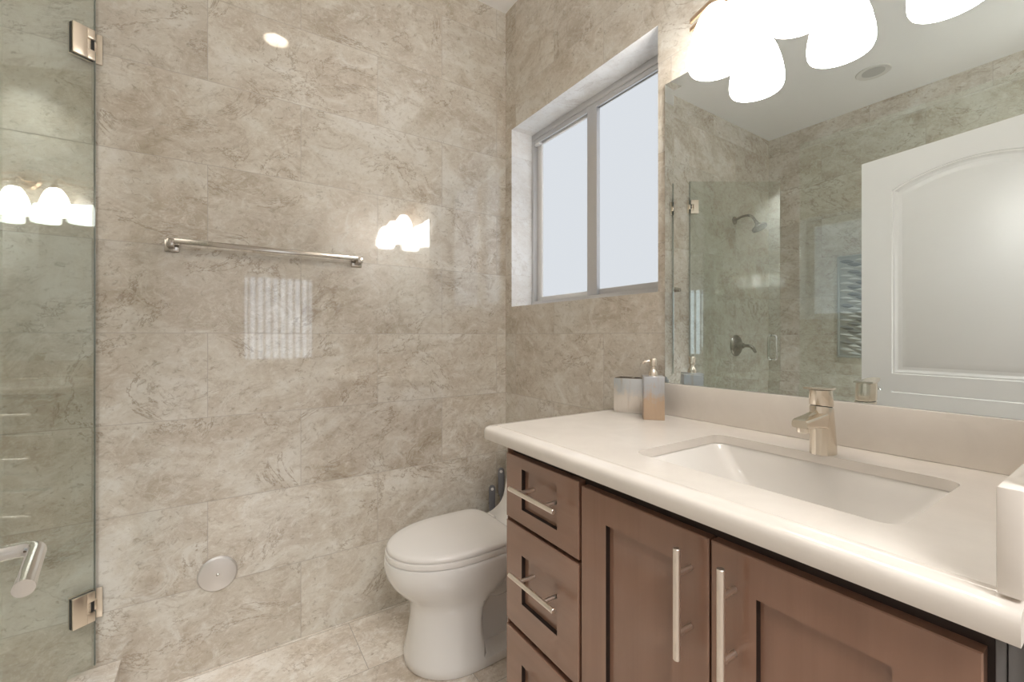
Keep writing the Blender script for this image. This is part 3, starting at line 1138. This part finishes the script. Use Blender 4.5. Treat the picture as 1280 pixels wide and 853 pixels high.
# toothbrush holder: front edge from (1.078,1.019) to (1.122,0.937)
A, Bp = Vector((1.078, 1.019)), Vector((1.122, 0.937))
mid = (A + Bp) / 2
ux = (Bp - A).normalized()
nx = Vector((-ux.y, ux.x))         # pointing away from the camera
TW, TD, THt = 0.0925, 0.05, 0.112
c0 = mid + nx * TD / 2
th = thing('toothbrush_holder', 'wide silver toothbrush holder in the corner beside the soap dispenser', 'toothbrush holder', (c0.x, c0.y, ZC), math.atan2(ux.y, ux.x))
bm = newbm()
hw, hd, t = TW / 2, TD / 2, 0.004
box(bm, -hw, hw, -hd, hd, 0.0, 0.006, 0.001)
box(bm, -hw, hw, -hd, -hd + t, 0.005, THt, 0.001)
box(bm, -hw, hw, hd - t, hd, 0.005, THt, 0.001)
box(bm, -hw, -hw + t, -hd + t, hd - t, 0.005, THt, 0.001)
box(bm, hw - t, hw, -hd + t, hd - t, 0.005, THt, 0.001)
link('cup', bm, 'silver_leaf', th, 30)
bm = newbm()
ztop = THt - 0.002
box(bm, -hw + t, hw - t, -hd + t, -hd + 0.010, ztop - 0.003, ztop + 0.004)
box(bm, -hw + t, hw - t, hd - 0.010, hd - t, ztop - 0.003, ztop + 0.004)
for xx in (-hw + t + 0.004, 0.012, hw - t - 0.004):
    box(bm, xx - 0.004, xx + 0.004, -hd + 0.010, hd - 0.010, ztop - 0.003, ztop + 0.004)
link('slotted_top', bm, 'shower_nickel', th, 30)

A, Bp = Vector((1.050, 0.872)), Vector((1.092, 0.829))
mid = (A + Bp) / 2
ux = (Bp - A).normalized()
nx = Vector((-ux.y, ux.x))
SWd = (Bp - A).length
c0 = mid + nx * SWd / 2
sdp = thing('soap_dispenser', 'square bronze-silver soap dispenser with metal pump beside the mirror', 'soap dispenser', (c0.x, c0.y, ZC), math.atan2(ux.y, ux.x))
bm = newbm()
hw = SWd / 2
box(bm, -hw, hw, -hw, hw, 0.0, 0.130, 0.0015)
link('bottle', bm, 'warm_leaf', sdp, 30)
bm = newbm()
lathe(bm, [(0.0001, 0.1295), (0.0135, 0.1295), (0.0135, 0.140), (0.009, 0.148), (0.0075, 0.152), (0.0075, 0.158), (0.0105, 0.16), (0.0108, 0.180), (0.0095, 0.1825), (0.0001, 0.183)], 24)
wd = Matrix.Rotation(-math.atan2(ux.y, ux.x), 4, 'Z')
nz = Vector((-0.75, 0.66, 0))
pts = [wd @ (nz * r_) + Vector((0, 0, z_)) for r_, z_ in ((0.004, 0.174), (0.018, 0.1745), (0.027, 0.172), (0.030, 0.166))]
tube(bm, fillet(pts, 0.008, 4), 0.0036, 12)
link('pump', bm, 'brushed_nickel', sdp, 40)

# ---------------------------------------------------------------- mirror, bevelled edge
MY0, MY1, MZ0, MZ1 = YF + 0.004, 0.902, 1.0225, 1.983
mr = thing('mirror', 'wide frameless mirror with a bright slanted edge over the backsplash', 'mirror', (XW, 0.49, MZ0))
bm = newbm()
xm = 1.190 - XW
BV, PR = 0.033, 0.0010


def mq(i, x):
    return [bm.verts.new((x, y - 0.49, z - MZ0)) for y, z in ((MY0 + i, MZ0 + i), (MY1 - i, MZ0 + i), (MY1 - i, MZ1 - i), (MY0 + i, MZ1 - i))]


bk, fo, fi = mq(0, -0.0005), mq(0, xm - PR), mq(BV, xm)
for i in range(4):
    j = (i + 1) % 4
    bm.faces.new((bk[i], bk[j], fo[j], fo[i])).material_index = 1
    bm.faces.new((fo[i], fo[j], fi[j], fi[i])).material_index = 0
bm.faces.new(fi)
bm.faces.new(bk[::-1]).material_index = 1
o = link('mirror_glass', bm, ['mirror_silver', 'aluminium'], mr, 0)

# ---------------------------------------------------------------- vanity light
vl = thing('vanity_light', 'three-light nickel vanity fixture with white glass bell shades', 'wall light', (XW, 0.46, 2.10))
VL = Vector((XW, 0.46, 2.10))
bm = newbm()
lathe(bm, [(0.0001, 0), (0.062, 0), (0.062, -0.008), (0.052, -0.02), (0.0001, -0.022)], 36, 'X', (0, 0, 0.02))
link('backplate', bm, 'fixture_nickel', vl, 35)
for dz, sag in ((0.0, 0.03), (0.04, 0.045)):
    bm = newbm()
    pts = [(-0.045, -0.325 + 0.65 * k / 20, 0.006 + dz - sag * (abs(k - 10) / 10) ** 2.2) for k in range(21)]
    rings = [[Vector((p[0] - 0.003, p[1], p[2] - 0.006)), Vector((p[0] + 0.003, p[1], p[2] - 0.006)), Vector((p[0] + 0.003, p[1], p[2] + 0.006)), Vector((p[0] - 0.003, p[1], p[2] + 0.006))] for p in pts]
    loft(bm, rings)
    if dz == 0:
        tube(bm, [(-0.018, 0, 0.01), (-0.045, 0, 0.01)], 0.012, 14)
    link('cross_bar', bm, 'fixture_nickel', vl, 40)
prof_s = [(0.016, 0.160), (0.026, 0.155), (0.040, 0.138), (0.0525, 0.110), (0.0625, 0.077), (0.0695, 0.040), (0.0708, 0.022), (0.0695, 0.008), (0.066, 0.0)]
for y, x in ((0.665, 1.09), (0.46, 1.085), (0.26, 1.085)):
    lx, ly, lzz = x - XW, y - 0.46, 1.886 - 2.10
    bm = newbm()
    tube(bm, fillet([(-0.045, ly, 0.0), (-0.085, ly, 0.012), (lx, ly, -0.01), (lx, ly, -0.045)], 0.03, 6), 0.006, 12)
    link('arm', bm, 'fixture_nickel', vl, 40)
    bm = newbm()
    lathe(bm, [(0.0001, -0.035), (0.013, -0.037), (0.017, -0.048), (0.022, -0.066), (0.024, -0.072), (0.0001, -0.072)], 20, center=(lx, ly, 0))
    link('socket', bm, 'fixture_nickel', vl, 40)
    bm = newbm()
    th_ = 0.003
    full = prof_s + [(r_ - th_, z_) for r_, z_ in reversed(prof_s)]
    lathe(bm, [(r_, z_ + lzz) for r_, z_ in full], 40, center=(lx, ly, 0), cap=False)
    shd = link('shade', bm, 'shade_glow', vl, 60)
    bm = newbm()
    lathe(bm, [(0.0001, 0.045), (0.018, 0.05), (0.027, 0.07), (0.026, 0.09), (0.014, 0.12), (0.012, 0.15), (0.0001, 0.15)], 20, center=(lx, ly, lzz))
    link('bulb', bm, 'shade_glow', shd, 60)

# ---------------------------------------------------------------- recessed ceiling lights


def can(name, x, y, label, lit):
    t = thing(name, label, 'ceiling light', (x, y, CZ))
    bm = newbm()
    ri = 0.060 if lit else 0.058
    lathe(bm, [(ri, 0.0), (ri, -0.002), (0.064, -0.004), (0.084, -0.005), (0.088, -0.0015), (0.088, 0.0)], 48, cap=False)
    link('trim_ring', bm, 'can_trim' if lit else 'can_white', t, 40)
    if lit:
        bm = newbm()
        lathe(bm, [(0.060, 0.0), (0.056, 0.05), (0.050, 0.075), (0.052, 0.076), (0.058, 0.05), (0.062, 0.0)], 48, cap=False)
        link('reflector', bm, 'can_trim', t, 40)
    bm = newbm()
    r_, z_ = (0.0495, 0.074) if lit else (0.057, -0.002)
    lathe(bm, [(0.0001, z_), (r_, z_), (r_, z_ + 0.0015), (0.0001, z_ + 0.0015)], 40)
    link('lens', bm, 'lamp_diffuser' if lit else 'can_glass', t, 40)
    return t


can('recessed_light', 0.244, 1.0, 'lit round recessed ceiling light, reflected high on the tiled wall', True)
can('recessed_light', -0.98, 1.02, 'unlit round recessed light in the shower ceiling, seen in mirror', False)
can('recessed_light', -0.95, 0.29, 'added unseen recessed ceiling light to brighten the near end of the shower', False)  # made-up fitting around the shower fill light
